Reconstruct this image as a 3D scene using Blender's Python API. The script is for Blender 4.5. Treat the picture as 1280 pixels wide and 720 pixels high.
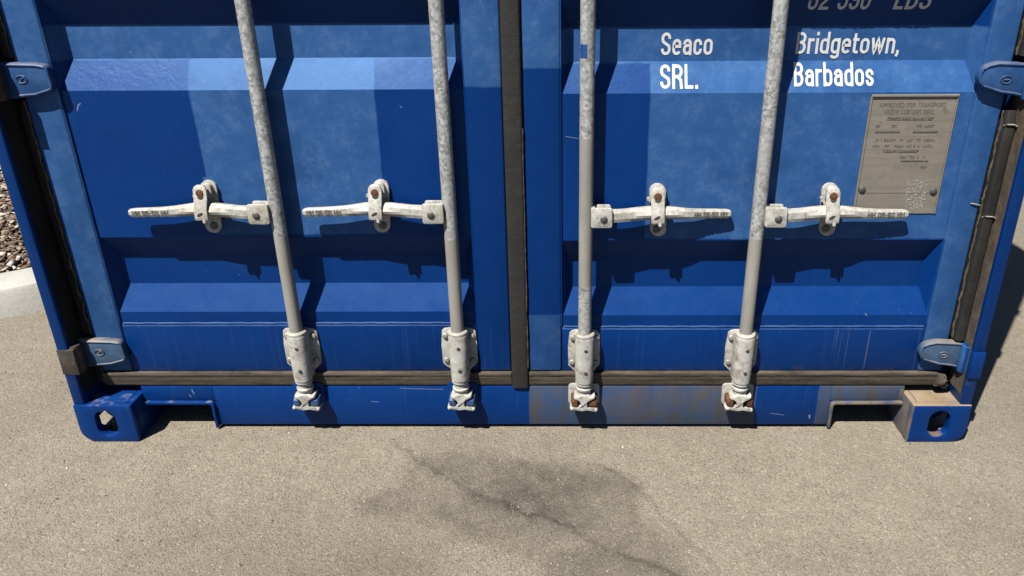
import bpy, bmesh, math, random
import numpy as np
from mathutils import Vector, Matrix

random.seed(7); rng = np.random.default_rng(7)
for o in list(bpy.data.objects): bpy.data.objects.remove(o)
sc = bpy.context.scene
C = sc.collection
R = math.radians

# ------------------------------------------------------------------ camera, sky, sun, exposure
cam_d = bpy.data.cameras.new('camera'); cam = bpy.data.objects.new('camera', cam_d); C.objects.link(cam)
sc.camera = cam
TILT, YAW, ROLL = 0.4225, -0.0121, -0.0068
fw = Vector((math.sin(YAW)*math.cos(TILT), math.cos(YAW)*math.cos(TILT), -math.sin(TILT)))
rt = fw.cross(Vector((0, 0, 1))).normalized(); up = rt.cross(fw)
rt, up = rt*math.cos(ROLL)+up*math.sin(ROLL), -rt*math.sin(ROLL)+up*math.cos(ROLL)
cam.matrix_world = Matrix(((rt.x, up.x, -fw.x, 0.1213), (rt.y, up.y, -fw.y, -1.7651), (rt.z, up.z, -fw.z, 1.2879), (0, 0, 0, 1)))
cam_d.sensor_width = 36.0; cam_d.lens = 36.0*965.54/1280
cam_d.shift_x = -54.6/1280; cam_d.shift_y = -11.1/1280
cam_d.clip_start = 0.01; cam_d.clip_end = 1000

SUN_AZ, SUN_EL = R(36.1), R(58.5)          # light travels towards (+x, +y), downwards
w = bpy.data.worlds.new('World'); sc.world = w; w.use_nodes = True
wn = w.node_tree; bg = wn.nodes['Background']
sky = wn.nodes.new('ShaderNodeTexSky'); sky.sky_type = 'NISHITA'; sky.sun_disc = False
sky.sun_elevation = SUN_EL; sky.sun_rotation = math.pi+SUN_AZ
sky.air_density = 0.5; sky.dust_density = 0.2; sky.ozone_density = 1.0
wn.links.new(sky.outputs[0], bg.inputs[0]); bg.inputs[1].default_value = 0.05
sd = bpy.data.lights.new('sun', 'SUN'); sd.energy = 5.0; sd.angle = R(0.5); sd.color = (1.0, 0.955, 0.88)
so = bpy.data.objects.new('sun', sd); C.objects.link(so)
ld = Vector((math.sin(SUN_AZ)*math.cos(SUN_EL), math.cos(SUN_AZ)*math.cos(SUN_EL), -math.sin(SUN_EL)))
so.rotation_euler = ld.to_track_quat('-Z', 'Y').to_euler(); so.location = (-4, -6, 9)
sc.view_settings.view_transform = 'Standard'; sc.view_settings.look = 'None'
sc.view_settings.exposure = 1.8; sc.view_settings.gamma = 1.0; sc.view_settings.use_curve_mapping = False
sc.render.engine = 'CYCLES'
sc.cycles.max_bounces = 6; sc.cycles.diffuse_bounces = 3; sc.cycles.glossy_bounces = 2; sc.cycles.transmission_bounces = 0; sc.cycles.volume_bounces = 0
sc.cycles.caustics_reflective = False; sc.cycles.caustics_refractive = False

# ------------------------------------------------------------------ node helpers
ALBEDO = 0.29      # all base colours below are given relative to the photograph's exposure; this brings them to real reflectances
class NT:
    def __init__(s, name):
        s.m = bpy.data.materials.new(name); s.m.use_nodes = True
        s.t = s.m.node_tree; s.b = s.t.nodes['Principled BSDF']
    def put(s, inp, v):
        if isinstance(v, bpy.types.NodeSocket): s.t.links.new(v, inp)
        else:
            if hasattr(inp.default_value, '__len__') and not hasattr(v, '__len__'): v = (v, v, v, 1)[:len(inp.default_value)]
            if hasattr(v, '__len__') and len(v) == 3 and len(inp.default_value) == 4: v = (*v, 1)
            inp.default_value = v
    def math(s, op, a, b=0.0, c=None, clamp=False):
        n = s.t.nodes.new('ShaderNodeMath'); n.operation = op; n.use_clamp = clamp
        s.put(n.inputs[0], a); s.put(n.inputs[1], b)
        if c is not None: s.put(n.inputs[2], c)
        return n.outputs[0]
    def obj(s): return s.t.nodes.new('ShaderNodeTexCoord').outputs['Object']
    def sep(s, v):
        n = s.t.nodes.new('ShaderNodeSeparateXYZ'); s.put(n.inputs[0], v); return n.outputs
    def scale(s, v, sc_):
        n = s.t.nodes.new('ShaderNodeMapping'); s.put(n.inputs[0], v); n.inputs['Scale'].default_value = sc_; return n.outputs[0]
    def noise(s, v, scale, detail=3, rough=.55, col=False):
        n = s.t.nodes.new('ShaderNodeTexNoise'); s.put(n.inputs['Vector'], v)
        n.inputs['Scale'].default_value = scale; n.inputs['Detail'].default_value = detail; n.inputs['Roughness'].default_value = rough
        return n.outputs[1 if col else 0]
    def voro(s, v, scale, out='Distance', feature='F1'):
        n = s.t.nodes.new('ShaderNodeTexVoronoi'); n.feature = feature; s.put(n.inputs['Vector'], v); n.inputs['Scale'].default_value = scale
        return n.outputs[out]
    def rng(s, v, a, b, c=0.0, d=1.0, smooth=False):
        n = s.t.nodes.new('ShaderNodeMapRange'); n.interpolation_type = 'SMOOTHSTEP' if smooth else 'LINEAR'; n.clamp = True
        s.put(n.inputs[0], v)
        for i, x in enumerate((a, b, c, d)): s.put(n.inputs[i+1], x)
        return n.outputs[0]
    def mix(s, f, a, b, mode='MIX'):
        n = s.t.nodes.new('ShaderNodeMix'); n.data_type = 'RGBA'; n.blend_type = mode
        s.put(n.inputs[0], f); s.put(n.inputs[6], a); s.put(n.inputs[7], b); return n.outputs[2]
    def ramp(s, v, stops):
        n = s.t.nodes.new('ShaderNodeValToRGB'); e = n.color_ramp.elements
        while len(e) < len(stops): e.new(0.5)
        for k, (p, c) in enumerate(stops): e[k].position = p; e[k].color = (*c, 1)
        s.put(n.inputs[0], v); return n.outputs[0]
    def bump(s, h, strength, dist, prev=None):
        n = s.t.nodes.new('ShaderNodeBump'); s.put(n.inputs['Height'], h); n.inputs['Strength'].default_value = strength; n.inputs['Distance'].default_value = dist
        if prev is not None: s.t.links.new(prev, n.inputs['Normal'])
        return n.outputs[0]
    def rect(s, x, z, r, soft=.0025):
        x0, x1, z0, z1 = r
        a = s.rng(x, x0-soft, x0+soft); b = s.rng(x, x1-soft, x1+soft, 1, 0)
        c = s.rng(z, z0-soft, z0+soft); d = s.rng(z, z1-soft, z1+soft, 1, 0)
        return s.math('MULTIPLY', s.math('MULTIPLY', a, b), s.math('MULTIPLY', c, d))
    def rects(s, x, z, rs, soft=.0025):
        o = None
        for r in rs:
            k = s.rect(x, z, r, soft); o = k if o is None else s.math('MAXIMUM', o, k)
        return o
    def done(s, color, rough, normal=None, metallic=0.0, spec=0.5, tint=None):
        if tint: s.b.inputs['Specular Tint'].default_value = (*tint, 1)
        spec *= .75
        if isinstance(color, bpy.types.NodeSocket): color = s.mix(1.0, color, (ALBEDO,)*3, 'MULTIPLY')
        else: color = tuple(c*ALBEDO for c in color)
        s.put(s.b.inputs['Base Color'], color); s.put(s.b.inputs['Roughness'], rough); s.put(s.b.inputs['Metallic'], metallic)
        s.b.inputs['Specular IOR Level'].default_value = spec
        if normal is not None: s.t.links.new(normal, s.b.inputs['Normal'])
        return s.m

DZR = -0.012        # the right door hangs a little lower than the left one

def mat_paint():
    n = NT('container_paint'); P = n.obj(); x, y, z = n.sep(P)
    A = n.noise(P, 5, 3, .65); B = n.noise(P, 21, 3, .68); F = n.noise(P, 95, 3, .7)
    st1 = n.noise(n.scale(P, (40, 40, 1.6)), 1.0, 2, .6); st2 = n.noise(n.scale(P, (150, 150, 2.6)), 1.0, 1, .5)
    xw = n.math('MULTIPLY_ADD', n.math('SUBTRACT', A, .5), .012, x); zw = n.math('MULTIPLY_ADD', n.math('SUBTRACT', B, .5), .009, z)
    faded = n.rects(xw, zw, [(-1.185, -1.073, .186, 3), (-1.08, -.1125, 1.018, 1.097), (-.766, -.328, .588, 1.03), (-.1125, -.02, .957, 3),
                             (.02, .1135, .999, 3), (.1135, 1.1, 1.004, 1.085), (.325, 1.1, .572, 1.02),
                             (1.0865, 1.18, .15, 3), (.024, .655, -.1, .145), (.826, 1.062, -.1, .15), (-.775, -.75, .70, .74)])
    faded = n.math('MAXIMUM', faded, n.math('MULTIPLY', n.rect(xw, zw, (.025, .1135, .184, .36)), .6))
    fresh = n.mix(n.rng(A, .3, .7), (.0, .038, .215), (.0, .048, .262))
    fresh = n.mix(n.rng(st1, .58, .85, 0, .25), fresh, (.008, .072, .31))
    old = n.mix(n.rng(B, .3, .72), (.032, .122, .365), (.060, .170, .44))
    old = n.mix(n.rng(st1, .3, .75, 0, .45), old, (.036, .135, .39))
    old = n.mix(n.rng(A, .54, .70, 0, .5), old, (.016, .075, .265))
    old = n.mix(n.rng(n.math('MULTIPLY', B, F), .26, .40, 0, .45), old, (.105, .215, .46))
    col = n.mix(faded, fresh, old)
    runs = n.math('ADD', n.math('MULTIPLY', n.rng(st2, .68, .76, 0, .55), n.rect(x, z, (.83, 1.06, .18, .37), .03)),
                  n.math('MULTIPLY', n.rng(st2, .58, .76, 0, .07), n.rng(z, .34, .32)))
    col = n.mix(runs, col, (.20, .22, .27))
    low = n.rects(xw, zw, [(.024, .655, -.1, .145), (.826, 1.062, -.1, .15)], .004)
    gm = n.math('MULTIPLY', low, n.math('ADD', n.rng(B, .30, .66, .45, .9), n.rng(st1, .4, .7, 0, .25)), clamp=True)
    col = n.mix(gm, col, n.mix(n.rng(A, .38, .62), (.085, .095, .115), (.135, .112, .085)))
    zed = n.math('MULTIPLY', n.math('MULTIPLY', n.math('MULTIPLY', n.rng(z, .205, .183), n.rng(z, .175, .182)), n.rng(B, .40, .66)), n.rng(x, -.1, 1.0, .2, .7))
    col = n.mix(zed, col, (.15, .115, .085))
    nz = n.sep(n.t.nodes.new('ShaderNodeNewGeometry').outputs['Normal'])[2]
    top = n.math('MULTIPLY', n.rng(nz, .75, .95), n.rng(z, .135, .13))
    dust = n.math('MULTIPLY', top, n.math('MULTIPLY', n.rng(x, 1.03, 1.06), n.rng(B, .25, .5, .6, 1)))
    col = n.mix(dust, col, n.mix(n.rng(A, .4, .6), (.46, .36, .24), (.30, .20, .115)))
    dl = n.math('MULTIPLY', top, n.math('MULTIPLY', n.rng(x, -.8, -.85), n.rng(B, .52, .66, 0, .6)))
    col = n.mix(dl, col, (.26, .30, .38))
    cst = n.math('MULTIPLY', n.rect(x, z, (1.05, 1.063, -.1, .13), .002), n.rng(B, .28, .52, .25, .95))
    col = n.mix(cst, col, (.27, .22, .155))
    eg = n.math('MULTIPLY', n.rect(x, z, (.85, 1.062, -.1, .094), .003), n.math('MULTIPLY', n.rng(B, .36, .55), n.rng(y, .064, .060)))
    col = n.mix(eg, col, (.30, .245, .17))
    col = n.mix(n.math('MULTIPLY', n.rng(A, .52, .70, 0, .35), n.rng(st1, .35, .6)), col, n.mix(faded, (.010, .045, .165), (.030, .085, .235)))
    chip = n.math('MULTIPLY', n.rng(F, .715, .74, 0, .7), n.rng(A, .48, .58))
    col = n.mix(chip, col, (.36, .40, .48))
    rust = n.math('MULTIPLY', n.rng(F, .27, .24), n.math('MULTIPLY', n.rng(x, .2, 1.0, .0, .9), n.rng(B, .5, .6)))
    col = n.mix(rust, col, (.13, .06, .03))
    rough = n.math('ADD', n.mix(faded, .45, .49), n.rng(B, .3, .7, -.05, .07))
    bub = n.math('ADD', n.rect(x, z, (-1.05, -.80, .95, 1.015), .035), n.math('MULTIPLY', n.rect(x, z, (.13, .30, .94, 1.0), .03), .6))
    h = n.math('MULTIPLY', n.noise(P, 2.2, 1), .006)
    h = n.math('ADD', h, n.math('MULTIPLY', B, n.math('MULTIPLY_ADD', bub, .0006, .0004)))
    h = n.math('ADD', h, n.math('MULTIPLY', F, n.math('MULTIPLY_ADD', bub, .0005, .00010)))
    return n.done(col, rough, n.bump(h, 1.0, 1.0), spec=.40, tint=(.32, .56, .95))

def mat_simple(name, c1, c2, scale, rough, bump=.15, dist=.002, spec=.5, metallic=0.0, spots=None, detail=4):
    n = NT(name); P = n.obj()
    f = n.noise(P, scale, detail, .65)
    col = n.mix(n.rng(f, .3, .7), c1, c2)
    if spots:
        c, sc_, lo, hi, amt = spots
        col = n.mix(n.rng(n.noise(P, sc_, 5, .7), lo, hi, 0, amt), col, c)
    b = n.bump(n.noise(P, scale*3, 4, .6), bump, dist)
    return n.done(col, rough, b, metallic, spec)

def mat_bar(name, splits):
    """tube: mottled galvanised zinc, with lengths wiped over in plain grey-beige paint (z0, z1)"""
    n = NT(name); P = n.obj(); x, y, z = n.sep(P)
    sp = n.voro(P, 150, 'Color'); v = n.sep(sp)[0]
    nz = n.noise(n.scale(P, (1, 1, .6)), 90, 5, .7)
    f = n.math('ADD', n.math('MULTIPLY', v, .35), n.math('MULTIPLY', nz, .75))
    gal = n.ramp(f, [(.30, (.26, .275, .275)), (.52, (.54, .55, .54)), (.72, (.86, .86, .84))])
    gal = n.mix(n.rng(n.noise(P, 7, 4), .4, .7, 0, .55), gal, (.62, .62, .595))
    pl = n.mix(n.rng(n.noise(n.scale(P, (1, 1, .25)), 30, 4), .3, .7), (.37, .355, .315), (.49, .47, .42))
    pl = n.mix(n.rng(n.noise(P, 55, 4, .75), .66, .72, 0, .6), pl, (.62, .60, .55))
    zz = n.math('MULTIPLY_ADD', n.noise(P, 40, 3), .004, z)
    m = None
    for a, b in splits:
        k = n.math('MULTIPLY', n.rng(zz, a-.0015, a+.0015), n.rng(zz, b-.0015, b+.0015, 1, 0))
        m = k if m is None else n.math('MAXIMUM', m, k)
    col = n.mix(m, gal, pl)
    bb = n.bump(f, .12, .0015)
    return n.done(col, n.mix(m, .48, .6), bb, n.mix(m, .25, 0.0), .4)

def mat_zinc():
    n = NT('cast_zinc'); P = n.obj()
    f = n.noise(P, 75, 5, .7)
    col = n.ramp(f, [(.28, (.36, .35, .32)), (.5, (.74, .72, .66)), (.75, (.98, .96, .90))])
    col = n.mix(n.rng(n.noise(P, 16, 5, .7), .50, .70, 0, .75), col, (.50, .42, .29))
    col = n.mix(n.rng(n.noise(P, 42, 5, .75), .61, .70, 0, .8), col, (.16, .14, .12))
    return n.done(col, .6, n.bump(f, .4, .0022), .1, .35)

def mat_rubber(name, dark, dusty, thr, stretch=(1, 1, 1)):
    n = NT(name); P = n.obj()
    col = n.mix(n.rng(n.noise(n.scale(P, stretch), 9, 5, .7), *thr), dark, dusty)
    col = n.mix(n.rng(n.noise(P, 60, 5, .7), .35, .75), col, tuple(c*.55 for c in dusty))
    return n.done(col, .75, n.bump(n.noise(P, 55, 5, .7), .5, .003), 0, .25)

def mat_asphalt():
    n = NT('asphalt'); P = n.obj()
    st = n.t.nodes.new('ShaderNodeAttribute'); st.attribute_name = 'stain'; stain = st.outputs['Fac']
    tn = n.t.nodes.new('ShaderNodeAttribute'); tn.attribute_name = 'tone'; tone = tn.outputs['Fac']
    med = n.noise(P, 19, 4, .72)
    vn = n.t.nodes.new('ShaderNodeTexVoronoi'); n.put(vn.inputs['Vector'], P); vn.inputs['Scale'].default_value = 235
    vr = n.sep(vn.outputs['Color'])[0]; vd = vn.outputs['Distance']; fn = n.noise(P, 300, 2, .75)
    base = n.mix(tone, (.315, .274, .214), (.455, .404, .322))
    base = n.mix(n.rng(med, .3, .75, 0, .6), base, (.292, .255, .200))
    g = n.ramp(vr, [(.0, (.40, .395, .39)), (.15, (.80, .79, .77)), (.75, (1.04, 1.03, 1.02)), (.95, (1.16, 1.14, 1.10)), (1.0, (1.75, 1.72, 1.66))])
    col = n.mix(.6, base, g, 'MULTIPLY')
    g2 = n.ramp(fn, [(.25, (.42, .41, .40)), (.5, (1, 1, 1)), (.78, (1.4, 1.39, 1.35))])
    col = n.mix(.85, col, g2, 'MULTIPLY')
    stn = n.math('MULTIPLY', stain, n.rng(med, .25, .62, .6, 1.0))
    col = n.mix(n.math('MULTIPLY', stn, .9, clamp=True), col, (.080, .070, .058))
    h = n.math('MULTIPLY_ADD', fn, .0022, n.math('MULTIPLY', vd, -.0016))
    h = n.math('MULTIPLY_ADD', med, .006, h)
    return n.done(col, .9, n.bump(h, 1.0, 1.0), 0, .2)

def mat_island(name, stops, rough=.85):
    n = NT(name); g = n.t.nodes.new('ShaderNodeNewGeometry')
    return n.done(n.ramp(g.outputs['Random Per Island'], stops), rough, None, 0, .25)

def mat_plate():
    n = NT('plate_steel'); P = n.obj(); x, y, z = n.sep(P)
    f = n.noise(n.scale(P, (3, 3, 60)), 1.5, 5, .7)
    col = n.mix(n.rng(f, .3, .7), (.33, .29, .24), (.44, .395, .335))
    col = n.mix(n.rng(n.noise(P, 45, 5, .7), .60, .72, 0, .55), col, (.13, .085, .055))
    col = n.mix(n.rng(n.noise(P, 13, 4, .6), .45, .7, 0, .35), col, (.24, .225, .20))
    return n.done(col, .62, n.bump(n.noise(P, 120, 4), .25, .0015), .25, .4)

def mat_hinge(name, a, b, dirt):
    n = NT(name); P = n.obj(); x, y, z = n.sep(P)
    f = n.noise(P, 22, 4, .65)
    col = n.mix(n.rng(f, .3, .7), a, b)
    nz = n.sep(n.t.nodes.new('ShaderNodeNewGeometry').outputs['Normal'])[2]
    col = n.mix(n.math('MULTIPLY', n.rng(nz, .4, .8), n.rng(f, .35, .6, .1, dirt)), col, (.40, .33, .24))
    col = n.mix(n.rng(n.noise(P, 55, 4, .75), .63, .70, 0, dirt), col, (.14, .10, .075))
    return n.done(col, .5, n.bump(n.noise(P, 60, 3), .2, .002), 0, .22)

def mat_concrete():
    n = NT('kerb_concrete'); P = n.obj()
    col = n.mix(n.rng(n.noise(P, 4, 6, .65), .3, .7), (.60, .585, .53), (.76, .745, .68))
    col = n.mix(n.rng(n.noise(P, 90, 4, .7), .5, .75, 0, .5), col, (.45, .43, .38))
    return n.done(col, .85, n.bump(n.noise(P, 60, 6, .7), .4, .004), 0, .25)

M = dict(
    paint=mat_paint(), asphalt=mat_asphalt(), plate=mat_plate(), zinc=mat_zinc(), hinge=mat_hinge('hinge_paint', (.016, .082, .265), (.052, .140, .36), .5), hinge_d=mat_hinge('dusty_hinge_paint', (.045, .105, .215), (.100, .175, .300), .9), kerb=mat_concrete(),
    bracket=mat_simple('bracket_paint', (.52, .51, .46), (.80, .78, .715), 30, .6, .3, .002, .35, 0, ((.30, .255, .18), 34, .50, .68, .9)),
    bolt=mat_simple('zinc_bolt', (.42, .40, .36), (.62, .60, .54), 90, .5, .2, .001, .4, .2, ((.26, .2, .12), 70, .5, .66, .7)),
    dark=mat_simple('dark_recess', (.03, .028, .026), (.07, .06, .05), 60, .8),
    steel=mat_simple('dull_steel', (.11, .11, .105), (.23, .225, .21), 120, .5, .2, .001, .5, .4),
    rust=mat_simple('rust', (.10, .045, .02), (.26, .12, .055), 70, .85, .6, .003, .2),
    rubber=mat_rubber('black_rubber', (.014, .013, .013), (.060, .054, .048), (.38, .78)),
    rubber_v=mat_rubber('weathered_rubber', (.030, .029, .028), (.052, .049, .045), (.3, .75)),
    rubber_h=mat_rubber('dusty_rubber', (.036, .030, .025), (.225, .185, .138), (.36, .66), (.8, 1, 14)),
    lip=mat_simple('rusty_lip', (.09, .07, .055), (.22, .17, .115), 28, .85, .5, .003, .2, 0, ((.05, .07, .13), 16, .5, .65, .6)),
    lug=mat_simple('worn_lug', (.040, .035, .032), (.13, .105, .085), 24, .7, .4, .003, .3, 0, ((.26, .15, .075), 30, .55, .7, .8)),
    white=mat_simple('white_letter', (.86, .86, .85), (1.05, 1.05, 1.04), 40, .55, .05, .001, .3, 0, ((.45, .5, .58), 80, .66, .74, .6)),
    emboss=mat_simple('stamp_dark', (.10, .095, .085), (.24, .23, .21), 140, .75),  # dark grey letters, so the raised stamping reads on pale zinc
    stamp=mat_simple('plate_stamp', (.215, .19, .16), (.31, .28, .24), 60, .7, .2, .001, .3, .2),
    fleck=mat_simple('white_fleck', (.55, .55, .53), (.8, .8, .78), 90, .7),
    scratch=mat_simple('scratched_metal', (.18, .26, .42), (.38, .44, .54), 90, .6),
    tape=mat_simple('blue_tape', (.004, .07, .33), (.006, .09, .40), 60, .5),
    bluekeep=mat_simple('keeper_blue', (.02, .07, .26), (.07, .15, .36), 60, .5, .2, .002, .4, 0, ((.3, .3, .28), 50, .6, .7, .8)),
    worn=mat_simple('bead_highlight_paint', (.015, .07, .25), (.07, .15, .36), 22, .6, .1, .001, .15),  # weld bead: paler blue puts its highlight lines into the colour
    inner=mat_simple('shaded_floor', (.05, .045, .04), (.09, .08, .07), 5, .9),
    grit=mat_island('grit', [(0, (.14, .125, .105)), (.25, (.25, .22, .18)), (.55, (.38, .34, .275)), (.85, (.50, .455, .385)), (.965, (.60, .57, .51)), (1, (.95, .93, .88))]),
    mulch=mat_island('mulch', [(0, (.09, .06, .04)), (.3, (.25, .165, .11)), (.6, (.44, .33, .24)), (.85, (.60, .50, .39)), (1, (.85, .79, .70))]),
    soil=mat_simple('soil', (.06, .045, .033), (.11, .085, .06), 20, .9, .6, .01),
)
M['bar_a'] = mat_bar('locking_bar_a', [(-1, .600)])
M['bar_b'] = mat_bar('locking_bar_b', [(-1, .592)])
M['bar_c'] = mat_bar('locking_bar_c', [(.462, .845)])
M['bar_d'] = mat_bar('locking_bar_d', [(-1, .592)])

# ------------------------------------------------------------------ mesh helpers
class MB:
    def __init__(s): s.v = []; s.f = []
    def add(s, vs, fs):
        k = len(s.v); s.v += [tuple(map(float, p)) for p in vs]; s.f += [tuple(i+k for i in f) for f in fs]; return s
    def box(s, x0, x1, y0, y1, z0, z1):
        return s.add([(x0, y0, z0), (x1, y0, z0), (x1, y1, z0), (x0, y1, z0), (x0, y0, z1), (x1, y0, z1), (x1, y1, z1), (x0, y1, z1)],
                     [(0, 3, 2, 1), (4, 5, 6, 7), (0, 1, 5, 4), (1, 2, 6, 5), (2, 3, 7, 6), (3, 0, 4, 7)])
    def prism(s, poly, a, b, axis='y'):
        f = {'y': lambda p, t: (p[0], t, p[1]), 'x': lambda p, t: (t, p[0], p[1]), 'z': lambda p, t: (p[0], p[1], t)}[axis]
        n = len(poly)
        return s.add([f(p, a) for p in poly]+[f(p, b) for p in poly],
                     [tuple(range(n)), tuple(range(2*n-1, n-1, -1))]+[(i, (i+1) % n, n+(i+1) % n, n+i) for i in range(n)])
    def loft(s, rings, caps=True, closed=True):
        n = len(rings[0]); vs = [p for r in rings for p in r]; fs = []
        for k in range(len(rings)-1):
            for i in range(n if closed else n-1):
                j = (i+1) % n; fs.append((k*n+i, k*n+j, (k+1)*n+j, (k+1)*n+i))
        if caps: fs += [tuple(range(n)), tuple(range((len(rings)-1)*n, len(rings)*n))]
        return s.add(vs, fs)
    def lathe(s, c, prof, axis='z', n=24):
        """prof: (t along axis, radius)"""
        rings = []
        for t, r in prof:
            ring = []
            for i in range(n):
                a = 2*math.pi*i/n; u, v = r*math.cos(a), r*math.sin(a)
                ring.append((c[0]+u, c[1]+v, c[2]+t) if axis == 'z' else ((c[0]+u, c[1]+t, c[2]+v) if axis == 'y' else (c[0]+t, c[1]+u, c[2]+v)))
            rings.append(ring)
        return s.loft(rings)
    def tube(s, pts, r, n=8):
        rings = []
        for k, p in enumerate(pts):
            p = Vector(p); d = (Vector(pts[min(k+1, len(pts)-1)])-Vector(pts[max(k-1, 0)])).normalized()
            a = d.orthogonal().normalized(); b = d.cross(a); rr = r if not hasattr(r, '__len__') else r[k]
            rings.append([p+rr*(a*math.cos(2*math.pi*i/n)+b*math.sin(2*math.pi*i/n)) for i in range(n)])
        return s.loft(rings)
    def build(s, name, mat, parent=None, bevel=0.0, seg=2, ang=30, label=None, shade=True, sharp=35):
        me = bpy.data.meshes.new(name); me.from_pydata(s.v, [], s.f)
        bm = bmesh.new(); bm.from_mesh(me)
        bmesh.ops.recalc_face_normals(bm, faces=bm.faces)
        if bevel > 0:
            ed = [e for e in bm.edges if len(e.link_faces) == 2 and e.calc_face_angle(0) > R(ang)]
            bmesh.ops.bevel(bm, geom=ed, offset=bevel, segments=seg, profile=.5, affect='EDGES', clamp_overlap=True)
        bm.to_mesh(me); bm.free()
        if shade:
            me.polygons.foreach_set('use_smooth', [True]*len(me.polygons)); me.set_sharp_from_angle(angle=R(sharp))
        me.materials.append(mat if not isinstance(mat, str) else M[mat])
        o = bpy.data.objects.new(name, me); C.objects.link(o); o.parent = parent
        if label: o['label'] = label
        return o

def arcp(cx, cz, rx, rz, a0, a1, n=10):
    return [(cx+rx*math.cos(R(a0+(a1-a0)*i/n)), cz+rz*math.sin(R(a0+(a1-a0)*i/n))) for i in range(n+1)]
def rrect(x0, x1, z0, z1, r, n=5):
    r = min(r, (x1-x0)/2-1e-5, (z1-z0)/2-1e-5)
    return arcp(x1-r, z0+r, r, r, -90, 0, n)+arcp(x1-r, z1-r, r, r, 0, 90, n)+arcp(x0+r, z1-r, r, r, 90, 180, n)+arcp(x0+r, z0+r, r, r, 180, 270, n)

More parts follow.
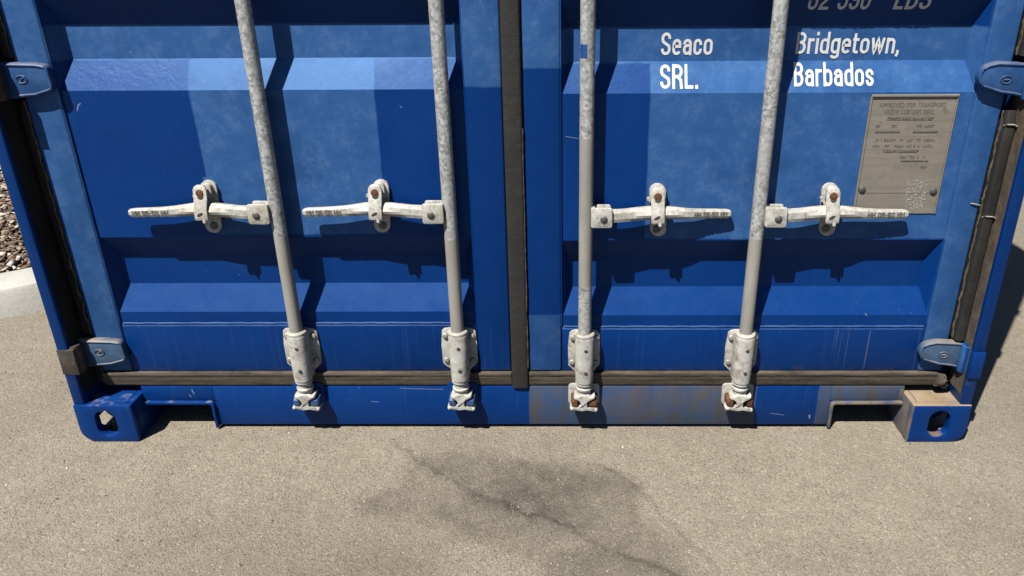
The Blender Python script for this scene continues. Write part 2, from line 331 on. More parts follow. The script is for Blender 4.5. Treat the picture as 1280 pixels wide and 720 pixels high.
# ------------------------------------------------------------------ stencilled lettering (own strokes, condensed grotesque)
def glyph(ch):
    h = .075; X = .72
    def stad(W, z0, z1):
        r = W/2-h; return arcp(W/2, z1-h-r, r, r, 0, 180)+arcp(W/2, z0+h+r, r, r, 180, 360)
    def ess(W, T, q=0.0):
        r = W/2-h; rz = r*.95; m = T/2
        a = [(W-h, T-h-rz-.05)]+arcp(W/2, T-h-rz, r, rz, 0, 180)
        b = [(h, T-h-rz-.06*T), (h+.03, m+.09*T), (W/2, m), (W-h-.03, m-.09*T), (W-h, h+rz+.06*T)]
        return a+b+arcp(W/2, h+rz, r, rz, 0, -180)+[(h, h+rz+.05)]
    if ch == 'o': W = .47; return W, [(stad(W, 0, X), 1)]
    if ch == '0': W = .5; return W, [(stad(W, 0, 1), 1)]
    if ch == 'c': W = .44; r = W/2-h; return W, [([(W-h, X-h-r-.06)]+arcp(W/2, X-h-r, r, r, 0, 180)+arcp(W/2, h+r, r, r, 180, 360)+[(W-h, h+r+.06)], 0)]
    if ch == 'e': W = .46; r = W/2-h; return W, [([(h, .385), (W-h, .385)]+arcp(W/2, X-h-r, r, r, 0, 180)+arcp(W/2, h+r, r, r, 180, 335), 0)]
    if ch == 'a': W = .46; r = W/2-h; return W, [([(h, X-h-r-.02)]+arcp(W/2, X-h-r, r, r, 180, 0)+[(W-h, 0)], 0), ([(W-h, .44), (W/2, .42)]+arcp(W/2-.02, .25, r-.02, .175, 90, 270)+[(W/2+.05, .09), (W-h, .17)], 0)]
    if ch == 'r': W = .33; return W, [([(h, 0), (h, X)], 0), ([(h, .48)]+arcp(.23, .50, .15, X-h-.50, 160, 80, 6)+[(W, X-h)], 0)]
    if ch == 'i': W = .15; return W, [([(h, 0), (h, X)], 0), ([(h, .84), (h, 1.0)], 0)]
    if ch == 'd': W = .47; return W, [(stad(W, 0, X), 1), ([(W-h, 0), (W-h, 1)], 0)]
    if ch == 'b': W = .47; return W, [(stad(W, 0, X), 1), ([(h, 0), (h, 1)], 0)]
    if ch == 'g': W = .47; r = W/2-h; return W, [(stad(W, 0, X), 1), ([(W-h, X), (W-h, -.06)]+arcp(W/2, -.06, r, .10, 0, -180, 8), 0)]
    if ch == 't': W = .31; return W, [([(.11, .92), (.11, .17)]+arcp(.20, .165, .09, .09, 180, 270, 5)+[(W, h)], 0), ([(0, X-h), (W, X-h)], 0)]
    if ch == 'n': W = .46; r = W/2-h; return W, [([(h, 0), (h, X)], 0), ([(h, X-h-r-.02)]+arcp(W/2, X-h-r, r, r, 180, 0)+[(W-h, 0)], 0)]
    if ch == 'w': W = .68; return W, [([(.06, X), (.19, .02), (.34, X-.03), (.49, .02), (.62, X)], 0)]
    if ch == 's': W = .42; return W, [(ess(W, X), 0)]
    if ch == 'S': W = .5; return W, [(ess(W, 1.0), 0)]
    if ch == 'L': W = .42; return W, [([(h, 1), (h, h), (W, h)], 0)]
    if ch == 'B': W = .5; return W, [([(h, 0), (h, 1)], 0), ([(h, 1-h), (W*.5, 1-h)]+arcp(W*.5, .73, W*.5-h-.01, 1-h-.73, 90, -90, 8)+[(h, .53)], 0), ([(W*.5, .53)]+arcp(W*.5, .302, W*.5-h, .228, 90, -90, 8)+[(h, h)], 0)]
    if ch == 'R': W = .52; return W, [([(h, 0), (h, 1)], 0), ([(h, 1-h), (W*.5, 1-h)]+arcp(W*.5, .71, W*.5-h, 1-h-.71, 90, -90, 8)+[(h, .495)], 0), ([(W*.55, .48), (W-h-.03, .36), (W-h, 0)], 0)]
    if ch == 'D': W = .5; return W, [([(h, 0), (h, 1)], 0), ([(h, 1-h), (W*.45, 1-h)]+arcp(W*.45, 1-h-.22, W*.55-h, .22, 90, 0, 5)+arcp(W*.45, h+.22, W*.55-h, .22, 0, -90, 5)+[(h, h)], 0)]
    if ch == 'H': W = .54; return W, [([(h, 0), (h, 1)], 0), ([(W-h, 0), (W-h, 1)], 0), ([(h, .5), (W-h, .5)], 0)]
    if ch == '2': W = .5; r = W/2-h; return W, [([(h, .70)]+arcp(W/2, 1-h-r, r, r, 180, 0)+[(W-h, .66), (W-h-.05, .5), (h+.03, .2), (h, h), (W, h)], 0)]
    if ch == '5': W = .5; r = W/2-h; return W, [([(W-.03, 1-h), (h+.02, 1-h), (h+.01, .53)]+arcp(W/2, .36, r, .20, 130, 0, 7)+arcp(W/2, h+r, r, r, 0, -180)+[(h, .3)], 0)]
    if ch == '6': W = .5; r = W/2-h; return W, [([(W-h, .72)]+arcp(W/2, 1-h-r, r, r, 0, 180)+arcp(W/2, h+r, r, r, 180, 360)+arcp(W/2, .38, r, .17, 0, 180), 0)]
    if ch == '9': W = .5; r = W/2-h; return W, [([(h, .28)]+arcp(W/2, h+r, r, r, 180, 360)+arcp(W/2, 1-h-r, r, r, 0, 180)+arcp(W/2, .62, r, .17, 180, 360), 0)]
    if ch == '.': W = .17; return W, [([(W/2, 0), (W/2, .16)], 0)]
    if ch == ',': W = .17; return W, [([(W/2, .16), (W/2, .0), (.03, -.13)], 0)]
    if ch == 'A': W = .54; return W, [([(.04, 0), (W/2, .97), (W-.04, 0)], 0), ([(.14, .3), (W-.14, .3)], 0)]
    if ch == 'P': W = .5; return W, [([(h, 0), (h, 1)], 0), ([(h, 1-h), (W*.5, 1-h)]+arcp(W*.5, .69, W*.5-h, 1-h-.69, 90, -90, 8)+[(h, .455)], 0)]
    if ch == 'O': W = .52; return W, [(stad(W, 0, 1), 1)]
    if ch == 'V': W = .54; return W, [([(.04, 1), (W/2, .03), (W-.04, 1)], 0)]
    if ch == 'E': W = .44; return W, [([(W, 1-h), (h, 1-h), (h, h), (W, h)], 0), ([(h, .52), (W-.04, .52)], 0)]
    if ch == 'F': W = .42; return W, [([(W, 1-h), (h, 1-h), (h, 0)], 0), ([(h, .5), (W-.04, .5)], 0)]
    if ch == 'T': W = .46; return W, [([(0, 1-h), (W, 1-h)], 0), ([(W/2, 1), (W/2, 0)], 0)]
    if ch == 'N': W = .54; return W, [([(h, 0), (h, .97), (W-h, .03), (W-h, 1)], 0)]
    if ch == 'M': W = .64; return W, [([(h, 0), (h, .97), (W/2, .3), (W-h, .97), (W-h, 0)], 0)]
    if ch == 'U': W = .52; r = W/2-h; return W, [([(h, 1)]+arcp(W/2, h+r, r, r, 180, 360)+[(W-h, 1)], 0)]
    if ch == 'C': W = .5; r = W/2-h; return W, [([(W-h, .68)]+arcp(W/2, 1-h-r, r, r, 0, 180)+arcp(W/2, h+r, r, r, 180, 360)+[(W-h, .32)], 0)]
    if ch == '-': W = .3; return W, [([(0, .45), (W, .45)], 0)]
    return .26, []

def ribbon(mb, pts, closed, wd, fmap, off):
    P = [Vector(p) for p in pts]; Q = [P[0]]
    for p in P[1:]:
        if (p-Q[-1]).length > 1e-4: Q.append(p)
    if closed and (Q[0]-Q[-1]).length < 1e-4: Q.pop()
    # subdivide long runs so that letters follow the pressed sheet
    S = []
    m = len(Q)
    for i in range(m if closed else m-1):
        a, b = Q[i], Q[(i+1) % m]; k = max(1, int((b-a).length/.14)); S += [a+(b-a)*t/k for t in range(k)]
    if not closed: S.append(Q[-1])
    Q = S; m = len(Q); L = []; Rr = []
    for i in range(m):
        d0 = (Q[i]-Q[i-1]).normalized() if (closed or i > 0) else None
        d1 = (Q[(i+1) % m]-Q[i]).normalized() if (closed or i < m-1) else None
        d0 = d0 or d1; d1 = d1 or d0
        n0 = Vector((-d0.y, d0.x)); n1 = Vector((-d1.y, d1.x)); n = n0+n1
        n = n.normalized() if n.length > 1e-3 else n0
        k = min(1.6, 1/max(.3, n.dot(n1)))
        L.append(Q[i]+n*wd/2*k); Rr.append(Q[i]-n*wd/2*k)
    vs = [fmap(p, off) for p in L]+[fmap(p, off) for p in Rr]
    fs = [(i, (i+1) % m, m+(i+1) % m, m+i) for i in range(m if closed else m-1)]
    mb.add(vs, fs)

def text_mesh(s, x0, x1, z0, cap, ysurf, weight=.15, lift=.0010, thick_x=1.0):
    gl = []; cur = 0
    for ch in s:
        W, st = glyph(ch); gl.append((cur, st)); cur += W+.075
    cur -= .075; kx = (x1-x0)/cur; mb = MB(); q = 0
    for ox, st in gl:
        for pts, cl in st:
            def fm(p, off):
                x = x0+(ox+p[0])*kx; z = z0+p[1]*cap; return (x, ysurf(x, z)-lift-off, z)
            ribbon(mb, pts, cl, weight, fm, (q % 4)*.00014); q += 1
    return mb

# ------------------------------------------------------------------ ground
def vnoise(x, y, s, seed=0):
    r = np.random.default_rng(seed); T = r.random((64, 64))
    u, v = x*s, y*s; i, j = np.floor(u).astype(int), np.floor(v).astype(int); fu, fv = u-i, v-j
    fu = fu*fu*(3-2*fu); fv = fv*fv*(3-2*fv); g = lambda a, b: T[a % 64, b % 64]
    return (g(i, j)*(1-fu)+g(i+1, j)*fu)*(1-fv)+(g(i, j+1)*(1-fu)+g(i+1, j+1)*fu)*fv
def fbm(x, y, s, seed=0, o=4):
    t = 0; a = .5
    for k in range(o): t = t+a*vnoise(x, y, s*2**k, seed+k); a /= 2
    return t
def seg_dist(x, y, pl):
    d = np.full(x.shape, 9.0)
    for (ax, ay), (bx, by) in zip(pl[:-1], pl[1:]):
        vx, vy = bx-ax, by-ay; t = np.clip(((x-ax)*vx+(y-ay)*vy)/(vx*vx+vy*vy), 0, 1)
        d = np.minimum(d, np.hypot(x-ax-t*vx, y-ay-t*vy))
    return d
def poly_in(x, y, pl):
    c = np.zeros(x.shape, bool); n = len(pl)
    for i in range(n):
        (ax, ay), (bx, by) = pl[i], pl[(i+1) % n]
        c ^= ((ay > y) != (by > y)) & (x < (bx-ax)*(y-ay)/(by-ay+1e-12)+ax)
    return c

def axis_steps(lo, hi, step, far):
    a = list(np.arange(lo, hi+1e-9, step)); s = step; p = hi; q = lo
    while p < far: s *= 1.5; p += s; a.append(p)
    s = step
    while q > -far: s *= 1.5; q -= s; a.insert(0, q)
    return np.array(a)
gx = axis_steps(-1.5, 1.6, .006, 260); gy = axis_steps(-.72, .12, .006, 260)
GX, GY = np.meshgrid(gx, gy); ax_, ay_ = GX.ravel(), GY.ravel()
wx = ax_+(fbm(ax_, ay_, 11, 3)-.47)*.07; wy = ay_+(fbm(ax_, ay_, 11, 9)-.47)*.07
crack1 = [(-.345, .0), (-.325, -.03), (-.30, -.05), (-.277, -.08), (-.235, -.11), (-.179, -.163), (-.13, -.19), (-.09, -.225), (-.03, -.25), (.013, -.283), (.07, -.298), (.148, -.338), (.19, -.38), (.255, -.428), (.31, -.45), (.374, -.487), (.50, -.58)]
crack2 = [(.19, -.085), (.25, -.12), (.30, -.175), (.325, -.215), (.345, -.25), (.352, -.29), (.385, -.345), (.41, -.39), (.44, -.42), (.463, -.475), (.52, -.56)]
blob = [(-.29, -.075), (-.20, -.045), (-.06, -.050), (.05, -.080), (.16, -.075), (.25, -.11), (.31, -.18), (.31, -.26), (.33, -.34), (.40, -.44), (.46, -.56), (.30, -.60), (.12, -.50), (-.02, -.42), (-.14, -.34), (-.24, -.31), (-.36, -.30), (-.40, -.24), (-.31, -.15)]
core = [(-.24, -.075), (-.10, -.06), (.08, -.10), (.22, -.12), (.27, -.18), (.20, -.25), (.17, -.32), (.26, -.42), (.16, -.40), (.02, -.30), (-.12, -.215), (-.20, -.15)]
def soft(pl, a, b):
    ins = poly_in(wx, wy, pl); d_ = seg_dist(wx, wy, pl+pl[:1]); return np.clip((np.where(ins, d_, -d_)+a)/b, 0, 1)
mott = np.clip((fbm(ax_, ay_, 13, 21)-.25)/.4, 0, 1)
stain = soft(blob, .02, .05)*(.36+.22*mott)+soft(core, .03, .08)*(.04+.16*mott)
cw = .0034+.0045*vnoise(ax_, ay_, 14, 5)
jx = ax_+(fbm(ax_, ay_, 30, 63)-.47)*.03; jy = ay_+(fbm(ax_, ay_, 30, 67)-.47)*.03
c1 = np.exp(-(seg_dist(jx, jy, crack1)/cw)**2)*(.35+.65*vnoise(ax_, ay_, 17, 71)); c2 = np.exp(-(seg_dist(jx, jy, crack2)/(cw*1.2))**2)*(.35+.65*vnoise(ax_, ay_, 17, 73))
halo = np.exp(-(seg_dist(wx, wy, crack1)/.022)**2)*.16
broad = .16*np.clip((fbm(ax_, ay_, 2.1, 31)-.45)/.2, 0, 1)+.20*np.exp(-(np.hypot(wx+.27, (wy+.50)*1.3)/.10)**2)
stain = np.clip(stain+halo+.5*c1+.5*c2+broad, 0, 1.2)
tone_ = np.clip((fbm(ax_, ay_, 1.7, 51, 5)-.30)/.34, 0, 1)*.75+.25*np.clip((fbm(ax_, ay_, 9, 57, 4)-.3)/.3, 0, 1)
crk = c1*.6+c2*.4
near = np.exp(-(np.hypot(ax_, ay_+.3)/3.0)**2)
gz = -(.0035*crk)+((fbm(ax_, ay_, 2.3, 41)-.47)*.010)*near*np.clip((-.02-ay_)/.1, 0, 1)
nxg, nyg = len(gx), len(gy)
me = bpy.data.meshes.new('asphalt_ground')
idx = np.arange(nxg*nyg).reshape(nyg, nxg)
quads = np.stack([idx[:-1, :-1], idx[:-1, 1:], idx[1:, 1:], idx[1:, :-1]], -1).reshape(-1, 4)
me.vertices.add(nxg*nyg); me.vertices.foreach_set('co', np.stack([ax_, ay_, gz], 1).ravel())
me.loops.add(quads.size); me.loops.foreach_set('vertex_index', quads.ravel().astype(np.int32))
me.polygons.add(len(quads)); me.polygons.foreach_set('loop_start', np.arange(0, quads.size, 4, dtype=np.int32)); me.polygons.foreach_set('loop_total', np.full(len(quads), 4, np.int32))
me.update(calc_edges=True)
at = me.attributes.new('stain', 'FLOAT', 'POINT'); at.data.foreach_set('value', stain.astype(np.float32))
at = me.attributes.new('tone', 'FLOAT', 'POINT'); at.data.foreach_set('value', tone_.astype(np.float32))
me.polygons.foreach_set('use_smooth', np.ones(len(quads), bool)); me.materials.append(M['asphalt'])
ground = bpy.data.objects.new('ground', me); C.objects.link(ground); ground['kind'] = 'structure'; ground['label'] = 'tan grey asphalt ground with dark stain and cracks'; ground['category'] = 'ground'

def scatter(name, cx, cy, cz, size, flat, mat, base='oct'):
    """many loose pieces, each a small rotated solid, in one mesh"""
    n = len(cx)
    if base == 'oct':
        V = np.array([(1, 0, 0), (-1, 0, 0), (0, 1, 0), (0, -1, 0), (0, 0, 1), (0, 0, -1)], float)
        F = np.array([(0, 2, 4), (2, 1, 4), (1, 3, 4), (3, 0, 4), (2, 0, 5), (1, 2, 5), (3, 1, 5), (0, 3, 5)])
    else:
        V = np.array([(-1, -1, -1), (1, -1, -1), (1, 1, -1), (-1, 1, -1), (-1, -1, 1), (1, -1, 1), (1, 1, 1), (-1, 1, 1)], float)*np.array((1, .55, .35))
        F = np.array([(0, 2, 1), (0, 3, 2), (4, 5, 6), (4, 6, 7), (0, 1, 5), (0, 5, 4), (1, 2, 6), (1, 6, 5), (2, 3, 7), (2, 7, 6), (3, 0, 4), (3, 4, 7)])
    k = len(V)
    J = V[None]*(1+.45*(rng.random((n, k, 3))-.5))*size[:, None, None]*np.stack([rng.uniform(.75, 1.25, n), rng.uniform(.6, 1.1, n), rng.uniform(*flat, n)], 1)[:, None, :]
    a = rng.uniform(0, 2*np.pi, n); t = rng.normal(0, .35, n); ca, sa, ct, s_t = np.cos(a), np.sin(a), np.cos(t), np.sin(t)
    y1 = J[..., 1]*ct[:, None]-J[..., 2]*s_t[:, None]; z1 = J[..., 1]*s_t[:, None]+J[..., 2]*ct[:, None]
    X = J[..., 0]*ca[:, None]-y1*sa[:, None]+cx[:, None]; Yy = J[..., 0]*sa[:, None]+y1*ca[:, None]+cy[:, None]; Zz = z1+cz[:, None]
    co = np.stack([X, Yy, Zz], -1).reshape(-1, 3); tri = (F[None]+(np.arange(n)*k)[:, None, None]).reshape(-1, 3)
    me = bpy.data.meshes.new(name); me.vertices.add(len(co)); me.vertices.foreach_set('co', co.ravel())
    me.loops.add(tri.size); me.loops.foreach_set('vertex_index', tri.ravel().astype(np.int32))
    me.polygons.add(len(tri)); me.polygons.foreach_set('loop_start', np.arange(0, tri.size, 3, dtype=np.int32)); me.polygons.foreach_set('loop_total', np.full(len(tri), 3, np.int32))
    me.update(calc_edges=True); me.materials.append(M[mat])
    o = bpy.data.objects.new(name, me); C.objects.link(o); o['kind'] = 'stuff'; return o

N = 62000
px_ = np.concatenate([rng.uniform(-1.05, 1.05, 1800), rng.uniform(-1.5, 1.5, N), rng.uniform(-2.6, -1.15, 14000), rng.uniform(1.15, 2.3, 12000)])
py_ = np.concatenate([.055-.05*rng.random(1800)**2, rng.uniform(-.72, .1, N), rng.uniform(-.3, .95, 14000), rng.uniform(-.3, 1.2, 12000)])
KC, KR = (-2.39, 1.53), .9
keep = ~(((np.hypot(px_-KC[0], py_-KC[1]) < KR+.03) | ((px_ < KC[0]) & (py_ > KC[1]-KR-.03)) | ((py_ > KC[1]) & (px_ < KC[0]+KR+.03))))
keep &= ~((np.abs(px_) > 1.05) & (np.abs(px_) < 1.23) & (py_ > -.005) & (py_ < .2))
px_, py_ = px_[keep], py_[keep]
gzf = -(.0)+((fbm(px_, py_, 2.3, 41)-.47)*.010)*np.exp(-(np.hypot(px_, py_+.3)/3.0)**2)*np.clip((-.02-py_)/.1, 0, 1)
sz = .0007+.0015*rng.random(len(px_))**3
bigs = rng.random(len(px_)) < .006; sz[bigs] = rng.uniform(.0024, .0048, int(bigs.sum()))
g = scatter('grit', px_, py_, gzf+sz*.05, sz, (.45, .8), 'grit'); g['label'] = 'fine loose stone grit worn out of the asphalt'; g['category'] = 'grit'

# ------------------------------------------------------------------ kerb and planting bed at far left
def kerb_path(off):
    r = KR-off; a = [(-9.0, KC[1]-r)]+[(KC[0]+r*math.cos(t), KC[1]+r*math.sin(t)) for t in np.linspace(-math.pi/2, 0, 24)]+[(KC[0]+r, 9.0)]
    return a
kp = [(0.0, -.02), (.022, .085), (.032, .101), (.045, .105), (.20, .108), (.212, .10), (.214, -.02)]
mb = MB(); rings = []
path = [kerb_path(o_) for o_, _ in kp]
for i in range(len(path[0])): rings.append([(path[k][i][0], path[k][i][1], kp[k][1]) for k in range(len(kp))])
mb.loft(rings); kerb = mb.build('kerb', 'kerb', None, 0); kerb['kind'] = 'structure'; kerb['label'] = 'pale curved concrete kerb beyond the container left side'; kerb['category'] = 'kerb'
mb = MB(); inn = kerb_path(.2135); mb.add([(x, y, .075) for x, y in inn]+[(-9, 9, .075)], [tuple(range(len(inn)+1))])
bed = mb.build('planting_bed', 'soil', None, 0); bed['kind'] = 'structure'; bed['label'] = 'planting bed soil behind the concrete kerb'; bed['category'] = 'ground'
n_ = 26000
bx_ = rng.uniform(-3.6, -1.62, n_); by_ = rng.uniform(.75, 3.4, n_)
kk = ((np.hypot(bx_-KC[0], by_-KC[1]) < KR-.225) | ((bx_ < KC[0]) & (by_ > KC[1]-KR+.225)) | ((by_ > KC[1]) & (bx_ < KC[0]+KR-.225)))
bx_, by_ = bx_[kk], by_[kk]; bs = rng.uniform(.005, .017, len(bx_))
mu = scatter('mulch', bx_, by_, np.full(len(bx_), .08)+rng.uniform(0, .03, len(bx_)), bs, (.4, 1.0), 'mulch', 'box'); mu['label'] = 'coarse brown and pale mulch chips in the bed behind the kerb'; mu['category'] = 'mulch'

# ------------------------------------------------------------------ shipping container
ROOT = bpy.data.objects.new('shipping_container', None); C.objects.link(ROOT)
ROOT['label'] = 'blue steel shipping container with patched paint, seen at its locked cargo doors'; ROOT['category'] = 'container'
HT, LEN, HW = 2.591, 6.058, 1.219
YF, YP, YR = .068, .075, .111           # stile face, panel face, bottom of the pressed grooves

def profile(dz):
    p = [(YP, .184)]; base = .3667+dz
    for k in range(4):
        b = base+.585*k
        p += [(YP, b), (YR, b+.068), (YR, b+.1455), (YP, b+.2135)]
    p = [q for q in p if q[1] < 2.36]; p.append((YP, 2.40)); return p
def ysurf_fn(dz):
    p = profile(dz)
    def f(x, z):
        for (ya, za), (yb, zb) in zip(p[:-1], p[1:]):
            if za <= z <= zb: return ya+(yb-ya)*(z-za)/(zb-za)
        return YP
    return f

def make_door(sx, x_in, x_edge, x_out, dz):
    """sx -1 left, +1 right; x_in centre stile inner edge, x_edge stile/panel line, x_out outer edge"""
    zb, zt = .186, 2.43
    f = MB()
    a, b = sorted((sx*.0235, sx*x_in)); f.box(a, b, YF, .12, zb, zt)
    a, b = sorted((sx*x_edge, sx*x_out)); f.box(a, b, YF, .12, zb, zt)
    a, b = sorted((sx*x_in, sx*x_edge)); f.box(a+.0005, b-.0005, .072, .119, 2.33, zt-.001)
    d = f.build('door', 'paint', ROOT, .006, 3, label='left cargo door' if sx < 0 else 'right cargo door with white lettering')
    # bottom rail with the welded lap along its top
    r = MB(); r.prism([(.0712, zb+.001), (.0712, .3265+dz), (.074, .331+dz), (.0795, .331+dz), (.0795, zb+.001)], a+.0015, b-.0015, 'x')
    r.build('bottom_rail', 'paint', d, .0012, 2)
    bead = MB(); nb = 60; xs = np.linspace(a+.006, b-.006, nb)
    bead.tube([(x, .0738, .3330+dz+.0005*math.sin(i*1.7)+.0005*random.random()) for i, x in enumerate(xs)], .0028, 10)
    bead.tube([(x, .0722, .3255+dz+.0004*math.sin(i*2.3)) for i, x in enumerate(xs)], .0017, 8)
    bead.build('weld_bead', 'worn', d)  # bright lines painted in by the paler blue
    # pressed panel
    pr = profile(dz); xs = [a+.0007, a+.0225, b-.0225, b-.0007] if sx > 0 else [a+.0007, a+.0225, b-.0225, b-.0007]
    m = MB(); vs = []
    nx = 14; xin = list(np.linspace(xs[1], xs[2], nx)); cols = [xs[0]]+xin+[xs[3]]
    for j, (y, z) in enumerate(pr):
        for i, x in enumerate(cols): vs.append((x, YP if i in (0, len(cols)-1) else y, z))
    nc = len(cols); fs = []
    for j in range(len(pr)-1):
        for i in range(nc-1):
            q = (j*nc+i, j*nc+i+1, (j+1)*nc+i+1, (j+1)*nc+i)
            if i in (0, nc-2):
                top_deep = pr[j+1][0] > YP+.01; bot_deep = pr[j][0] > YP+.01
                if i == 0: fs += [(q[0], q[1], q[2]), (q[0], q[2], q[3])] if not bot_deep else [(q[0], q[1], q[3]), (q[1], q[2], q[3])]
                else: fs += [(q[0], q[1], q[3]), (q[1], q[2], q[3])] if not bot_deep else [(q[0], q[1], q[2]), (q[0], q[2], q[3])]
            else: fs.append(q)
    back = len(vs); m.add(vs, fs)
    m.add([(cols[0], .118, pr[0][1]), (cols[-1], .118, pr[0][1]), (cols[-1], .118, 2.40), (cols[0], .118, 2.40)], [(0, 1, 2, 3)])
    pm = m.build('panel', 'paint', d, 0, sharp=12)
    # narrow raised sealant line between stile and panel
    for xx in (a, b):
        s = MB(); s.tube([(xx, .0715, z) for z in np.linspace(zb+.15+dz, 2.32, 30)], .0016, 6); s.build('seam', 'paint', d)
    return d

dL = make_door(-1, .113, 1.073, 1.157, 0.0)
dR = make_door(1, .114, 1.086, 1.153, DZR)
surfR = ysurf_fn(DZR)

# --- rubber seals
def seal(name, mat, parent, x0, x1, y0, y1, z0, z1, bev=.006, label=None):
    m = MB(); nz = max(2, int((z1-z0)/.05)); rings = []
    for k in range(nz+1):
        z = z0+(z1-z0)*k/nz; jx = random.uniform(-.0002, .0002); jy = random.uniform(-.0004, .0004)
        rings.append([(x+jx, y+jy, z) for x, y in rr2(x0, x1, y0, y1, bev)])
    m.loft(rings); return m.build(name, mat, parent, 0, label=label)
def rr2(x0, x1, y0, y1, r): return rrect(x0, x1, y0, y1, r, 3)

cs = seal('centre_seal', 'rubber_v', ROOT, -.0232, .0232, .0585, .10, .138, 2.43, .008, 'weathered rubber seal between the two doors')
m = MB(); m.tube([(.0222+.0005*math.sin(z*31), .0625, z) for z in np.linspace(.20, .86, 60)], [random.uniform(.0006, .0024) for _ in range(60)], 6); m.build('sealant_smear', 'lip', cs)
def hseal(x0, x1):
    m = MB(); n = 44; rings = []
    prof = [(.100, .1405), (.0680, .1415), (.0660, .1440), (.0655, .150), (.0635, .1600), (.0612, .1690), (.0618, .1730), (.0600, .1755), (.0592, .1810), (.0605, .1845), (.100, .1853)]
    for k in range(n+1):
        x = x0+(x1-x0)*k/n; j = .0002*math.sin(k*1.9)+random.uniform(-.0004, .0004)
        rings.append([(x, y+random.uniform(-.0004, .0004), z+(j if .141 < z < .184 else 0)) for y, z in prof])
    return m.loft(rings).build('bottom_seal', 'rubber_h', ROOT, 0, sharp=60)
hseal(-1.155, -.0245); hseal(.0245, 1.140)

# --- door sill, fork cut-outs
sill = MB(); YS = .0665
zsT = .1385
for s in (-1, 1):
    a, b = sorted((s*.862, s*1.0615)); sill.box(a, b, YS, .11, .0925, zsT)
sill.box(-.862, .862, YS, .11, .0125, zsT)
SILL = sill.build('door_sill', 'paint', ROOT, .002, 2)
for s in (-1, 1):
    # folded lip round the cut-out
    th = .0075; o = [(s*1.0605, .0915)]+[(s*(.8625+.012-.012*math.sin(R(t))), .0915-.012+.012*math.cos(R(t))) for t in (0, 22, 45, 68, 90)]+[(s*.8625, .006)]
    i_ = [(s*.8625+s*th, .006)]+[(s*(.8625+.014-(.014-th)*math.sin(R(t))), .0915-.014+(.014-th)*math.cos(R(t))) for t in (90, 68, 45, 22, 0)]+[(s*1.0605, .0915-th)]
    m = MB(); m.prism(o+i_, .0565, .19, 'y'); m.build('cutout_lip', 'paint', SILL, .0015, 2)

